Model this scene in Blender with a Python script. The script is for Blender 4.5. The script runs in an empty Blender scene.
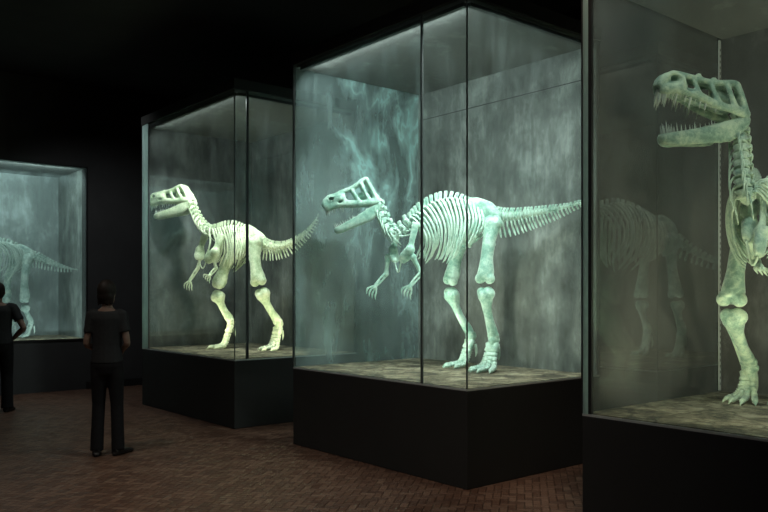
import bpy, bmesh, math, random
from mathutils import Vector, Matrix, noise
random.seed(7)
S = bpy.context.scene
COL = S.collection
PI = math.pi
F_PX, EYE, HOR = 785.0, 1.55, 294.0
CA, SA = 0.7679, 0.6407            # the hall is turned about 40 degrees to the view
YAW = math.atan2(SA, CA)
SLAB = 0.80                        # height of the earth floors in the cases

def UV(u, v, z=0.0):
    return Vector((u*CA - v*SA, u*SA + v*CA, z))
def P(px, py, d):                  # photograph position at a chosen distance -> metres
    return Vector(((px-384)/F_PX*d, d, EYE + (HOR-py)/F_PX*d))

# ------------------------------------------------------------------ nodes
def new_mat(name):
    m = bpy.data.materials.new(name); m.use_nodes = True
    nt = m.node_tree; nt.nodes.clear()
    out = nt.nodes.new('ShaderNodeOutputMaterial')
    return m, nt, out
def N(nt, t, **kw):
    n = nt.nodes.new(t)
    for k, v in kw.items():
        if k.startswith('_'): setattr(n, k[1:], v)
        else: n.inputs[k.replace('__', ' ')].default_value = v
    return n
def L(nt, a, b): nt.links.new(a, b)
def M(nt, op, a, b=None, c=None, clamp=False):
    n = nt.nodes.new('ShaderNodeMath'); n.operation = op; n.use_clamp = clamp
    for i, x in enumerate((a, b, c)):
        if x is None: continue
        if isinstance(x, (int, float)): n.inputs[i].default_value = x
        else: L(nt, x, n.inputs[i])
    return n.outputs[0]
def ramp(nt, fac, stops):
    r = nt.nodes.new('ShaderNodeValToRGB')
    e = r.color_ramp.elements
    while len(e) < len(stops): e.new(0.5)
    for i, (p, c) in enumerate(stops):
        e[i].position = p
        e[i].color = (c[0], c[1], c[2], 1) if isinstance(c, (tuple, list)) else (c, c, c, 1)
    L(nt, fac, r.inputs[0])
    return r.outputs[0]
def coords(nt, scale=(1, 1, 1), kind='Object', rot=(0, 0, 0)):
    tc = nt.nodes.new('ShaderNodeTexCoord'); mp = nt.nodes.new('ShaderNodeMapping')
    mp.inputs['Scale'].default_value = scale; mp.inputs['Rotation'].default_value = rot
    L(nt, tc.outputs[kind], mp.inputs[0]); return mp.outputs[0]
def nz(nt, vec, scale, detail=4, rough=0.55, dist=0.0):
    n = N(nt, 'ShaderNodeTexNoise', Scale=scale, Detail=detail, Roughness=rough, Distortion=dist)
    L(nt, vec, n.inputs['Vector']); return n.outputs['Fac']
def bump(nt, h, strength, dist=0.01):
    b = N(nt, 'ShaderNodeBump', Strength=strength, Distance=dist); L(nt, h, b.inputs['Height']); return b.outputs[0]

def mat_plain(name, col, rough=0.6, spec=0.3, metal=0.0, vary=0.15, sc=6.0):
    m, nt, out = new_mat(name)
    p = N(nt, 'ShaderNodeBsdfPrincipled', Roughness=rough, Metallic=metal)
    p.inputs['Specular IOR Level'].default_value = spec
    f = nz(nt, coords(nt), sc, 5)
    c = ramp(nt, f, [(0.3, [x*(1-vary) for x in col]), (0.7, [x*(1+vary) for x in col])])
    L(nt, c, p.inputs['Base Color']); L(nt, p.outputs[0], out.inputs[0]); return m

def mat_bone(name, dark, mid, pale, edge=0.5):
    m, nt, out = new_mat(name)
    co = coords(nt)
    f = M(nt, 'ADD', M(nt, 'MULTIPLY', nz(nt, co, 9, 5, 0.6), 0.6), M(nt, 'MULTIPLY', nz(nt, co, 34, 5, 0.7), 0.4))
    ge = nt.nodes.new('ShaderNodeNewGeometry')
    rim_glow = ramp(nt, ge.outputs['Pointiness'], [(0.46, 0.0), (0.56, 1.0)])     # pale glowing outline painted onto convex ridges
    f = M(nt, 'ADD', f, M(nt, 'MULTIPLY', M(nt, 'SUBTRACT', rim_glow, 0.4), 0.16))
    c = ramp(nt, f, [(0.36, dark), (0.49, mid), (0.62, pale)])
    p = N(nt, 'ShaderNodeBsdfPrincipled', Roughness=0.5)
    p.inputs['Specular IOR Level'].default_value = 0.35
    p.inputs['Sheen Weight'].default_value = edge  # sheen imitates the same pale glowing outlines
    p.inputs['Sheen Roughness'].default_value = 0.35
    p.inputs['Sheen Tint'].default_value = (0.9, 1, 0.95, 1)
    L(nt, c, p.inputs['Base Color'])
    L(nt, bump(nt, nz(nt, co, 45, 5, 0.65), 0.7, 0.01), p.inputs['Normal'])
    L(nt, p.outputs[0], out.inputs[0]); return m

def mat_wall(name, lo, hi, streak=1.0):      # stained, streaked slate panel
    m, nt, out = new_mat(name)
    co = coords(nt, (1, 1, 0.5)); c2 = coords(nt, (1, 1, .7))
    a = nz(nt, co, 4.5, 9, 0.72, 0.2); b = nz(nt, c2, 1.5, 4, 0.6, 0.5); c = nz(nt, coords(nt, (1, 1, .06)), 26, 4)
    f = M(nt, 'ADD', M(nt, 'MULTIPLY', a, 0.47), M(nt, 'MULTIPLY', b, 0.46))
    f = M(nt, 'ADD', f, M(nt, 'MULTIPLY', c, 0.07*streak))
    mid = [(x+y)*0.33 for x, y in zip(lo, hi)]
    col = ramp(nt, f, [(0.36, lo), (0.5, mid), (0.66, hi)])
    p = N(nt, 'ShaderNodeBsdfPrincipled', Roughness=0.7)
    p.inputs['Specular IOR Level'].default_value = 0.25
    L(nt, col, p.inputs['Base Color'])
    L(nt, bump(nt, a, 0.25, 0.01), p.inputs['Normal'])
    L(nt, p.outputs[0], out.inputs[0]); return m

def mat_glass(name, film=0.0, base=0.0, tint=(0.72, 0.85, 0.82), dust=(0.75, 0.9, 0.87), caustic_streaks=0.0, soot=1.0):
    m, nt, out = new_mat(name)
    co = coords(nt, (1, 1, 0.35)); c2 = coords(nt)
    a = nz(nt, co, 3.2, 7, 0.66, 0.3); b = nz(nt, coords(nt, (1, 1, 0.1)), 22, 3)
    f = M(nt, 'ADD', M(nt, 'MULTIPLY', a, 0.8), M(nt, 'MULTIPLY', b, 0.2))
    fac = M(nt, 'MULTIPLY_ADD', ramp(nt, f, [(0.42, 0.0), (0.72, 1.0)]), film, base)
    if caustic_streaks:  # caustic-like streaks of light painted into the glass film
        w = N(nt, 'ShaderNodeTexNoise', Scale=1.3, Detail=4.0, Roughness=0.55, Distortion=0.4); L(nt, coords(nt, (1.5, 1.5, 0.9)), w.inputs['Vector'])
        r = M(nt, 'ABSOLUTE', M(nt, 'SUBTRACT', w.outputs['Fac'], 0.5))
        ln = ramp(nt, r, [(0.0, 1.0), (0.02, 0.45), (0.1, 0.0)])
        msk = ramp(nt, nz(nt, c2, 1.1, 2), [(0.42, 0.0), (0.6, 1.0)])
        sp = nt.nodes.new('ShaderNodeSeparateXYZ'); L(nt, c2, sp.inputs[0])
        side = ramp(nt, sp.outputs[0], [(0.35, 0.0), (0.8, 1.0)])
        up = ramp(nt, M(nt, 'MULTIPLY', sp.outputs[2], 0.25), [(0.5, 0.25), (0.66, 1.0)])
        add = M(nt, 'MULTIPLY', M(nt, 'MULTIPLY', side, up), M(nt, 'MULTIPLY_ADD', M(nt, 'MULTIPLY', ln, msk), caustic_streaks, M(nt, 'MULTIPLY', msk, 0.12)))
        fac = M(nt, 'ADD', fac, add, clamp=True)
    tr = N(nt, 'ShaderNodeBsdfTransparent', Color=(soot*.97, soot*.99, soot*.98, 1))
    df = N(nt, 'ShaderNodeBsdfDiffuse', Color=(*dust, 1)); tl = N(nt, 'ShaderNodeBsdfTranslucent', Color=(*dust, 1))
    dm = N(nt, 'ShaderNodeMixShader', Fac=0.5); 
    if caustic_streaks:
        mc = N(nt, 'ShaderNodeMix', _data_type='RGBA'); mc.inputs[6].default_value = (*dust, 1); mc.inputs[7].default_value = (0.7, 1, 1, 1)  # film turns pale cyan along the painted light streaks
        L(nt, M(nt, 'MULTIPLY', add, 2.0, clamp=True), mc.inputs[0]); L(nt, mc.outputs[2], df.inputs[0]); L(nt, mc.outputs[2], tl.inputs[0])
    L(nt, df.outputs[0], dm.inputs[1]); L(nt, tl.outputs[0], dm.inputs[2])
    m1 = nt.nodes.new('ShaderNodeMixShader'); L(nt, fac, m1.inputs[0]); L(nt, tr.outputs[0], m1.inputs[1]); L(nt, dm.outputs[0], m1.inputs[2])
    lw = N(nt, 'ShaderNodeLayerWeight', Blend=0.5)
    fr = M(nt, 'MULTIPLY_ADD', M(nt, 'POWER', lw.outputs['Facing'], 5.0), 0.9, 0.022, clamp=True)
    gl = N(nt, 'ShaderNodeBsdfGlossy', Color=(*tint, 1), Roughness=0.02)
    m2 = nt.nodes.new('ShaderNodeMixShader'); L(nt, fr, m2.inputs[0]); L(nt, m1.outputs[0], m2.inputs[1]); L(nt, gl.outputs[0], m2.inputs[2])
    L(nt, m2.outputs[0], out.inputs[0]); return m

def mat_earth():
    m, nt, out = new_mat('cracked_earth'); co = coords(nt)
    v = N(nt, 'ShaderNodeTexVoronoi', Scale=5.5, _feature='DISTANCE_TO_EDGE'); 
    wob = N(nt, 'ShaderNodeTexNoise', Scale=3.0, Detail=4.0); L(nt, co, wob.inputs['Vector'])
    mx = N(nt, 'ShaderNodeMix', _data_type='VECTOR'); mx.inputs[0].default_value = 0.25
    L(nt, co, mx.inputs[4]); L(nt, wob.outputs['Color'], mx.inputs[5]); L(nt, mx.outputs[1], v.inputs['Vector'])
    crack = ramp(nt, v.outputs['Distance'], [(0.0, 0.35), (0.07, 1.0)])
    f = nz(nt, co, 4.5, 8, 0.7, 0.4)
    c = ramp(nt, f, [(0.36, (0.055, 0.047, 0.03)), (0.47, (0.17, 0.145, 0.09)), (0.57, (0.36, 0.31, 0.2)), (0.66, (0.5, 0.45, 0.32))])
    mul = N(nt, 'ShaderNodeMix', _data_type='RGBA', _blend_type='MULTIPLY'); mul.inputs[0].default_value = 0.8
    L(nt, c, mul.inputs[6]); L(nt, crack, mul.inputs[7])
    p = N(nt, 'ShaderNodeBsdfPrincipled', Roughness=0.8)
    L(nt, mul.outputs[2], p.inputs['Base Color']); L(nt, bump(nt, M(nt, 'MULTIPLY', f, crack), 0.7, 0.03), p.inputs['Normal'])
    L(nt, p.outputs[0], out.inputs[0]); return m

def mat_herringbone(sz=0.06):
    m, nt, out = new_mat('herringbone_brick')
    co = coords(nt, (1/sz, 1/sz, 1/sz), rot=(0, 0, math.radians(50)))
    sx = nt.nodes.new('ShaderNodeSeparateXYZ'); L(nt, co, sx.inputs[0])
    x, y = sx.outputs[0], sx.outputs[1]
    i, j = M(nt, 'FLOOR', x), M(nt, 'FLOOR', y)
    fx, fy = M(nt, 'SUBTRACT', x, i), M(nt, 'SUBTRACT', y, j)
    k = M(nt, 'FLOORED_MODULO', M(nt, 'SUBTRACT', i, j), 4.0)
    hor = M(nt, 'LESS_THAN', k, 1.5)
    ver = M(nt, 'SUBTRACT', 1.0, hor)
    upper = M(nt, 'MULTIPLY', ver, M(nt, 'LESS_THAN', k, 2.5))
    al = M(nt, 'ADD', M(nt, 'MULTIPLY', hor, M(nt, 'ADD', fx, k)), M(nt, 'MULTIPLY', ver, M(nt, 'ADD', fy, upper)))
    ac = M(nt, 'ADD', M(nt, 'MULTIPLY', hor, fy), M(nt, 'MULTIPLY', ver, fx))
    d = M(nt, 'MINIMUM', M(nt, 'MINIMUM', al, M(nt, 'SUBTRACT', 2.0, al)), M(nt, 'MINIMUM', ac, M(nt, 'SUBTRACT', 1.0, ac)))
    idx = M(nt, 'SUBTRACT', i, M(nt, 'MULTIPLY', hor, k)); idy = M(nt, 'SUBTRACT', j, upper)
    cb = nt.nodes.new('ShaderNodeCombineXYZ'); L(nt, idx, cb.inputs[0]); L(nt, idy, cb.inputs[1]); L(nt, hor, cb.inputs[2])
    wn = nt.nodes.new('ShaderNodeTexWhiteNoise'); L(nt, cb.outputs[0], wn.inputs[0])
    grain = nz(nt, coords(nt), 25, 4)
    f = M(nt, 'ADD', M(nt, 'MULTIPLY', wn.outputs[0], 0.65), M(nt, 'MULTIPLY', grain, 0.4))
    c = ramp(nt, f, [(0.1, (0.085, 0.042, 0.028)), (0.5, (0.15, 0.078, 0.05)), (0.95, (0.22, 0.13, 0.088))])
    mort = ramp(nt, d, [(0.03, 0.55), (0.09, 1.0)])
    mul = N(nt, 'ShaderNodeMix', _data_type='RGBA', _blend_type='MULTIPLY'); mul.inputs[0].default_value = 1.0
    L(nt, c, mul.inputs[6]); L(nt, mort, mul.inputs[7])
    p = N(nt, 'ShaderNodeBsdfPrincipled', Roughness=0.4)
    p.inputs['Specular IOR Level'].default_value = 0.5
    L(nt, mul.outputs[2], p.inputs['Base Color'])
    h = M(nt, 'ADD', mort, M(nt, 'MULTIPLY', wn.outputs[0], 0.6))
    L(nt, bump(nt, M(nt, 'ADD', h, M(nt, 'MULTIPLY', grain, 0.8)), 0.9, 0.012), p.inputs['Normal'])
    L(nt, p.outputs[0], out.inputs[0]); return m

MT = dict(
    bone_pale=mat_bone('pale_yellow_green_bone', (0.26, 0.36, 0.2), (0.5, 0.61, 0.38), (0.76, 0.82, 0.58), 0.5),
    bone_mint=mat_bone('mint_bone', (0.13, 0.3, 0.235), (0.28, 0.5, 0.4), (0.56, 0.78, 0.66), 0.9),
    bone_dark=mat_bone('verdigris_bone', (0.1, 0.19, 0.14), (0.23, 0.36, 0.27), (0.5, 0.62, 0.44), 0.7),
    bone_grey=mat_bone('weathered_grey_green_bone', (0.12, 0.2, 0.18), (0.26, 0.37, 0.33), (0.45, 0.56, 0.5), 0.4),
    tooth=mat_plain('old_ivory_tooth', (0.5, 0.56, 0.48), 0.4, 0.4),
    plinth=mat_plain('black_plinth_paint', (0.032, 0.033, 0.031), 0.62, 0.2, vary=0.06, sc=2),
    metal=mat_plain('blackened_metal', (0.02, 0.021, 0.021), 0.45, 0.4, vary=0.1),
    bar=mat_plain('dark_grey_glazing', (0.05, 0.056, 0.055), 0.4, 0.5, vary=0.1),
    rail=mat_plain('grey_metal_rail', (0.5, 0.53, 0.5), 0.4, 0.4, vary=0.1),
    edge=mat_glass('pale_green_glass_edge', 0.4, 0.6, dust=(0.72, 0.95, 0.9)),
    panel=mat_wall('stained_slate_panel', (0.06, 0.068, 0.063), (0.36, 0.41, 0.385)),
    panel_dark=mat_wall('sooty_slate_panel', (0.02, 0.022, 0.021), (0.15, 0.165, 0.155)),
    panel_warm=mat_wall('stained_brown_panel', (0.06, 0.058, 0.052), (0.2, 0.2, 0.185)),
    panel_pale=mat_wall('pale_clouded_panel', (0.14, 0.17, 0.165), (0.46, 0.54, 0.53)),
    ceil=mat_wall('grey_ceiling_board', (0.13, 0.14, 0.135), (0.24, 0.26, 0.25), 0.3),
    earth=mat_earth(), floor=mat_herringbone(),
    roomwall=mat_plain('charcoal_wall_paint', (0.055, 0.058, 0.057), 0.8, 0.2, vary=0.12, sc=1.5),
    roomceil=mat_plain('black_ceiling_paint', (0.03, 0.03, 0.029), 0.85, 0.1, vary=0.12, sc=1.5),
    glass=mat_glass('clear_dusty_glass', 0.09, 0.008),
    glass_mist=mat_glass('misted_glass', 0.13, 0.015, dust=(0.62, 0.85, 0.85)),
    glass_back=mat_glass('smoked_glass_painted_caustics', 0.42, 0.16, caustic_streaks=0.8, dust=(0.46, 0.6, 0.6)),
    glass_brown=mat_glass('grimy_back_glass', 0.22, 0.3, dust=(0.3, 0.295, 0.27)),
    glass_fog=mat_glass('fogged_glass', 0.22, 0.05, dust=(0.65, 0.8, 0.8)),
)

# ------------------------------------------------------------------ mesh helpers
def catmull(pts, sub):
    if sub <= 1 or len(pts) < 3: return [p.copy() for p in pts]
    o = []
    for i in range(len(pts)-1):
        p0 = pts[max(i-1, 0)]; p1 = pts[i]; p2 = pts[i+1]; p3 = pts[min(i+2, len(pts)-1)]
        for s in range(sub):
            t = s/sub
            o.append(0.5*((2*p1)+(p2-p0)*t+(2*p0-5*p1+4*p2-p3)*t*t+(3*p1-p0-3*p2+p3)*t**3))
    o.append(pts[-1].copy()); return o
def lerp_list(r, n):
    o = []
    for i in range(n):
        t = i/(n-1)*(len(r)-1); k = min(int(t), len(r)-2); f = t-k
        o.append(r[k]*(1-f)+r[k+1]*f)
    return o
def tube(bm, pts, rads, n=8, sub=1, ref=None, asp=1.0):
    """rads = radius across ref; asp multiplies the other axis (ref direction)."""
    pts = [Vector(p) for p in pts]
    if len(rads) == 1: rads = list(rads)*len(pts)
    q = catmull(pts, sub)
    rr = lerp_list(list(rads), len(q)); aa = lerp_list(list(asp), len(q)) if isinstance(asp, (list, tuple)) else [asp]*len(q)
    rings = []; prev = None
    for i, p in enumerate(q):
        t = (q[min(i+1, len(q)-1)]-q[max(i-1, 0)])
        t = t.normalized() if t.length > 1e-9 else Vector((0, 0, 1))
        if ref is not None: b = Vector(ref)-t*t.dot(Vector(ref))
        elif prev is None: b = t.orthogonal()
        else: b = prev-t*t.dot(prev)
        if b.length < 1e-6: b = t.orthogonal()
        b.normalize(); prev = b; a = t.cross(b)
        rings.append([bm.verts.new(p+a*math.cos(2*PI*k/n)*rr[i]+b*math.sin(2*PI*k/n)*rr[i]*aa[i]) for k in range(n)])
    for r0, r1 in zip(rings, rings[1:]):
        for k in range(n):
            bm.faces.new((r0[k], r0[(k+1) % n], r1[(k+1) % n], r1[k]))
    bm.faces.new(rings[0][::-1]); bm.faces.new(rings[-1])
def ball(bm, c, r, seg=12, mat3=None):
    r = r if isinstance(r, (tuple, list)) else (r, r, r)
    mx = Matrix.Translation(Vector(c)) @ ((mat3 or Matrix.Identity(3)).to_4x4()) @ Matrix.Diagonal((r[0], r[1], r[2], 1))
    bmesh.ops.create_uvsphere(bm, u_segments=seg, v_segments=max(6, seg*2//3), radius=1, matrix=mx)
def box(bm, x0, x1, y0, y1, z0, z1, bev=0.0):
    r = bmesh.ops.create_cube(bm, size=1, matrix=Matrix.Translation(((x0+x1)/2, (y0+y1)/2, (z0+z1)/2)) @ Matrix.Diagonal((abs(x1-x0), abs(y1-y0), abs(z1-z0), 1)))
    if bev:
        es = {e for v in r['verts'] for e in v.link_edges}
        bmesh.ops.bevel(bm, geom=list(es), offset=bev, segments=2, affect='EDGES', profile=0.5)
def mesh_of(bm, name, smooth=True):
    bmesh.ops.recalc_face_normals(bm, faces=bm.faces[:])
    me = bpy.data.meshes.new(name); bm.to_mesh(me); bm.free()
    if smooth:
        for p in me.polygons: p.use_smooth = True
    return me
def blended(bm, name, voxel, smooth=4, fac=0.5):
    me = mesh_of(bm, name+'_raw')
    o = bpy.data.objects.new('tmp', me); COL.objects.link(o)
    r = o.modifiers.new('r', 'REMESH'); r.mode = 'VOXEL'; r.voxel_size = voxel
    if smooth:
        s = o.modifiers.new('s', 'SMOOTH'); s.iterations = smooth; s.factor = fac
    dg = bpy.context.evaluated_depsgraph_get(); dg.update()
    out = bpy.data.meshes.new_from_object(o.evaluated_get(dg)); out.name = name
    bpy.data.objects.remove(o); bpy.data.meshes.remove(me)
    for p in out.polygons: p.use_smooth = True
    return out
def obj(name, me, mat, parent=None, **props):
    if isinstance(me, bmesh.types.BMesh): me = mesh_of(me, name, props.pop('smooth', True))
    else: props.pop('smooth', None)
    if not me.materials: me.materials.append(mat)
    o = bpy.data.objects.new(name, me); COL.objects.link(o)
    if parent is not None: o.parent = parent
    for k, v in props.items(): o[k] = v
    return o
def boxes(name, mat, parent, lst, bev=0.0, **props):
    bm = bmesh.new()
    for b in lst: box(bm, *b, bev)
    return obj(name, bm, mat, parent, smooth=False, **props)
def empty(name, loc, rz, label, cat, group=None):
    o = bpy.data.objects.new(name, None); COL.objects.link(o)
    o.location = loc; o.rotation_euler = (0, 0, rz); o.empty_display_size = 0.1
    o['label'] = label; o['category'] = cat
    if group: o['group'] = group
    return o

# ------------------------------------------------------------------ room
def uvbox(name, mat, u0, u1, v0, v1, z0, z1, holes=None):
    o = boxes(name, mat, None, [(u0, u1, v0, v1, z0, z1)] if holes is None else holes, kind='structure')
    o.rotation_euler = (0, 0, YAW); return o
CH, VB = 4.95, 12.94
U0, U1, V0 = -4.0, 13.0, -4.5
uvbox('floor', MT['floor'], U0, U1, V0, VB+0.2, -0.1, 0)
uvbox('ceiling', MT['roomceil'], U0, U1, V0, VB+1.9, CH, CH+0.1)
uvbox('wall_left', MT['roomwall'], U0-0.2, U0, V0-0.2, VB+2, 0, CH)
uvbox('wall_right', MT['roomwall'], U1, U1+0.2, V0-0.2, VB+2, 0, CH)
uvbox('wall_front', MT['roomwall'], U0, U1, V0-0.2, V0, 0, CH)
NU0, NU1, NZ0, NZ1, ND = 1.3, 4.47, 0.83, 3.6, 1.4
uvbox('wall_back', MT['roomwall'], NU1, U1, VB, VB+0.2, 0, CH)
uvbox('wall_back_far', MT['roomwall'], U0, NU0, VB, VB+0.2, 0, CH)
uvbox('niche_wall_1', MT['roomwall'], NU0, NU1, VB, VB+0.2, 0, NZ0-0.03)  # back wall below the case opening
uvbox('niche_wall_2', MT['roomwall'], NU0, NU1, VB, VB+0.2, NZ1+0.02, CH)  # back wall above the case opening
uvbox('baseboard_back', MT['metal'], NU1, U1, VB-0.02, VB, 0, 0.12)

# ------------------------------------------------------------------ lights
def area(name, loc, direction, sx, sy, power, color, spread=PI):
    l = bpy.data.lights.new(name, 'AREA'); l.shape = 'RECTANGLE'; l.size = sx; l.size_y = sy
    l.energy = power; l.color = color; l.spread = spread
    o = bpy.data.objects.new(name, l); COL.objects.link(o); o.location = loc
    return o
def aim(o, d, along):
    d = Vector(d).normalized(); x = Vector(along); x = (x-d*d.dot(x)).normalized(); z = -d; y = z.cross(x)
    o.rotation_euler = Matrix((x, y, z)).transposed().to_euler()
def spot(name, loc, target, power, color, angle, blend=1.0, size=0.05):
    l = bpy.data.lights.new(name, 'SPOT'); l.energy = power; l.color = color; l.spot_size = math.radians(angle); l.spot_blend = blend; l.shadow_soft_size = size
    o = bpy.data.objects.new(name, l); COL.objects.link(o); o.location = loc
    o.rotation_euler = (Vector(target)-Vector(loc)).to_track_quat('-Z', 'Y').to_euler(); return o

# ------------------------------------------------------------------ display cases
W, D, GT, LT = 1.77, 2.49, 3.91, 4.03
G = 0.012
def case(u, v, label, group, w=W, d=D, split_left=None, split_right=None, glass_l='glass', glass_r='glass', back_l='panel', back_r='panel',
         ceil_z=3.88, top=(22, 21), low=(6, 5), key=(3, 0, 7), ctop=(0.88, 1, 0.97), clow=(0.97, 1, 0.82), post=0.0, head=None):
    e = empty('display_case', UV(u, v), YAW, label, 'display case', group)
    boxes('plinth', MT['plinth'], e, [(0, w, 0, d, 0, 0.78)], 0.006)
    boxes('earth_floor', MT['earth'], e, [(0.02, w-0.02, 0.02, d-0.02, 0.78, SLAB)], label='brown cracked earth floor of the case')
    t = 0.014
    boxes('base_rail', MT['rail'], e, [(0, t, 0, d, 0.781, 0.795), (t, w, 0, t, 0.781, 0.795)])
    z0, z1 = 0.796, GT
    ls = [0.0] + ([split_left] if split_left else []) + [d]
    for k, (a, b) in enumerate(zip(ls, ls[1:])):
        gm = glass_l if isinstance(glass_l, str) else glass_l[k]
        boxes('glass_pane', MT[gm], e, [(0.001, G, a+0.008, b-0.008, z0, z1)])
        if k: boxes('glazing_bar', MT['bar'], e, [(0, 0.02, a-0.008, a+0.008, z0, z1)])
    ls = [0.0] + ([split_right] if split_right else []) + [w]
    for k, (a, b) in enumerate(zip(ls, ls[1:])):
        boxes('glass_pane', MT[glass_r], e, [(a+0.014, b-0.008, 0.001, G, z0, z1)])
        if k: boxes('glazing_bar', MT['metal'], e, [(a-0.014, a+0.014, 0, 0.022, z0, z1)])
    boxes('corner_post', MT['bar'], e, [(-0.001, 0.009, -0.001, 0.009, z0, z1)])
    if post:
        boxes('corner_post', MT['edge'], e, [(-0.001, 0.02, d-post, d-0.006, z0, z1)], label='pale green glass edge')
        boxes('corner_post', MT['metal'], e, [(0, 0.024, d-post-0.022, d-post, z0, z1)])
    boxes('corner_post', MT['metal'], e, [(-0.003, 0.02, d-0.006, d+0.006, z0, z1)])
    boxes('corner_post', MT['metal'], e, [(w-0.012, w+0.002, -0.002, 0.014, z0, z1)])
    tb = 0.03
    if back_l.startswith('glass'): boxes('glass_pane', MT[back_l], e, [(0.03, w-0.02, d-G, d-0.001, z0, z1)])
    else: boxes('back_panel', MT[back_l], e, [(0.03, w-0.02, d-tb, d, z0, z1)])
    boxes('back_panel', MT[back_r], e, [(w-tb, w, 0.014, d, z0, z1)])
    boxes('seam_strip', MT['metal'], e, [(w-tb-0.004, w-tb+0.001, 0.02, d-tb-0.002, 3.575, 3.583)])
    boxes('ceiling_board', MT['ceil'], e, [(0.02, w-0.035, 0.02, d-0.035, ceil_z, GT-0.002)])
    boxes('lid', MT['plinth'], e, [(-0.012, w+0.012, -0.012, d+0.012, GT, LT)], 0.004)
    # unseen lights added along top and base, with made-up channels at the top
    R = Matrix.Rotation(YAW, 3, 'Z')
    def strip(x, y, z, dr, along, ln, pw, c, wd=0.05, spread=100):
        o = area('unseen_case_light', UV(u, v) + R @ Vector((x, y, z)), None, ln, wd, pw, c, math.radians(spread))
        aim(o, R @ Vector(dr), R @ Vector(along))
    zt = ceil_z-0.045
    boxes('added_lamp_channel', MT['metal'], e, [(0.022, 0.06, 0.06, d-0.1, zt+0.012, zt+0.043), (0.065, w-0.06, 0.022, 0.06, zt+0.012, zt+0.043)])
    if top[0]: strip(0.075, d/2, zt, (1, 0, -0.9), (0, 1, 0), d*0.88, top[0], ctop, spread=170)
    if top[1]: strip(w*.45, 0.075, zt, (0, .5, -1), (1, 0, 0), w*0.6, top[1], ctop)
    if low[0]: strip(0.05, d/2, 0.83, (1, 0, 0.7), (0, 1, 0), d*0.88, low[0], clow)
    if low[1]: strip(w/2, 0.05, 0.83, (0, .5, 1), (1, 0, 0), w*0.88, low[1], clow)
    for (x, y, z, tx, ty, tz), pw, c in zip(((.06, d*.72, .86, w*.55, d*.55, 1.25), (w*.62, .06, .86, w*.5, d*.6, 1.25), (.09, d*.35, zt, w*.55, d*.5, 2.0)), key, (clow, clow, ctop)):
        if pw: strip(x, y, z, (tx-x, ty-y, tz-z), (1, 0.3, 0), 0.12, pw, c, 0.08, 62)  # extra key lights added to brighten the skeleton
    if head: strip(*head[0], [b-a for a, b in zip(head[0], head[1])], (1, .3, 0), .12, head[2], ctop, .08, 52)  # extra light added to brighten the skull
    return e
GC = 'free-standing glass dinosaur cases'
case(4.45, 8.01, 'tall glass case on black plinth holding the whole pale skeleton, behind the woman', GC, d=2.62, split_right=0.172, back_l='panel_dark', back_r='panel_dark', post=0.2,
     top=(11, 10), low=(4, 4), key=(2, 2, 8), clow=(1, 1, 0.72), head=((.4, 1.0, 3.8), (.42, 2.3, 2.7), 6))
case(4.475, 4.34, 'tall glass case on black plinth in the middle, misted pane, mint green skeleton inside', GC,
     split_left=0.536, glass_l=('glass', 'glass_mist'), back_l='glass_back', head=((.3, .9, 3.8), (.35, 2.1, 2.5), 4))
case(4.144, 0.52, 'nearest glass case cropped by the right edge, holding the roaring skeleton', GC,
     back_l='glass_brown', back_r='panel_warm', ceil_z=3.51, top=(7, 5), low=(13, 10), key=(4, 2, 3), clow=(1, 0.98, 0.7), post=0.045)
nc = [o for o in COL.objects if o.name.startswith('display_case')][-1]
trk = boxes('shelf_track', MT['rail'], nc, [(W-0.075, W-0.045, D-0.03, D-0.022, 0.81, 3.5)], label='grey perforated metal track')
for k in range(58): boxes('slot', MT['metal'], trk, [(W-0.064, W-0.056, D-0.0315, D-0.0295, 0.85+k*0.045, 0.87+k*0.045)])
case(7.0, 4.2, 'dim glass case in the row behind, seen hazily through the nearest case', GC, w=2.8, d=2.7,
     back_l='panel_warm', back_r='panel_warm', top=(3.5, 3), low=(1, 1), key=(2, 0, 0), ctop=(1, 0.93, 0.8))

# the case let into the back wall
e = empty('display_case', UV(NU0, VB), YAW, 'glass display case let into the far left wall, misty with a grey skeleton', 'display case')
nw = NU1-NU0
boxes('plinth', MT['plinth'], e, [(0, nw, 0.2, ND, 0, NZ0-0.02)])
boxes('earth_floor', MT['earth'], e, [(0.0, nw, 0.0, ND, NZ0-0.02, NZ0)], label='brown earth floor of the case')
boxes('back_panel', MT['panel_pale'], e, [(0, nw, ND, ND+0.03, NZ0-0.02, NZ1+0.03)])
boxes('back_panel', MT['panel'], e, [(nw, nw+0.03, 0.2, ND+0.03, NZ0-0.02, NZ1+0.03)])
boxes('back_panel', MT['panel_pale'], e, [(-0.03, 0, 0.2, ND+0.03, NZ0-0.02, NZ1+0.03)])
boxes('ceiling_board', MT['ceil'], e, [(0, nw, 0.03, ND, NZ1, NZ1+0.03)])
boxes('glass_pane', MT['glass_fog'], e, [(0.0, nw, 0.012, 0.024, NZ0, NZ1)])
boxes('frame', MT['metal'], e, [(-0.02, nw+0.02, -0.015, 0.01, NZ0-0.03, NZ0-0.004), (-0.02, nw+0.02, -0.015, 0.01, NZ1, NZ1+0.02),
                               (nw, nw+0.02, -0.015, 0.01, NZ0-0.03, NZ1+0.02), (-0.02, 0, -0.015, 0.01, NZ0-0.03, NZ1+0.02)])
R = Matrix.Rotation(YAW, 3, 'Z')
for z, dz, pw in ((NZ1-0.06, -0.75, 34), (NZ0+0.05, 0.9, 12)):  # unseen strip lights added inside the wall case
    o = area('unseen_case_light', UV(NU0+nw/2, VB+0.08, z), None, nw*0.9, 0.05, pw, (0.78, 1, 0.98)); aim(o, R @ Vector((0, 1, dz)), R @ Vector((1, 0, 0)))

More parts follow.
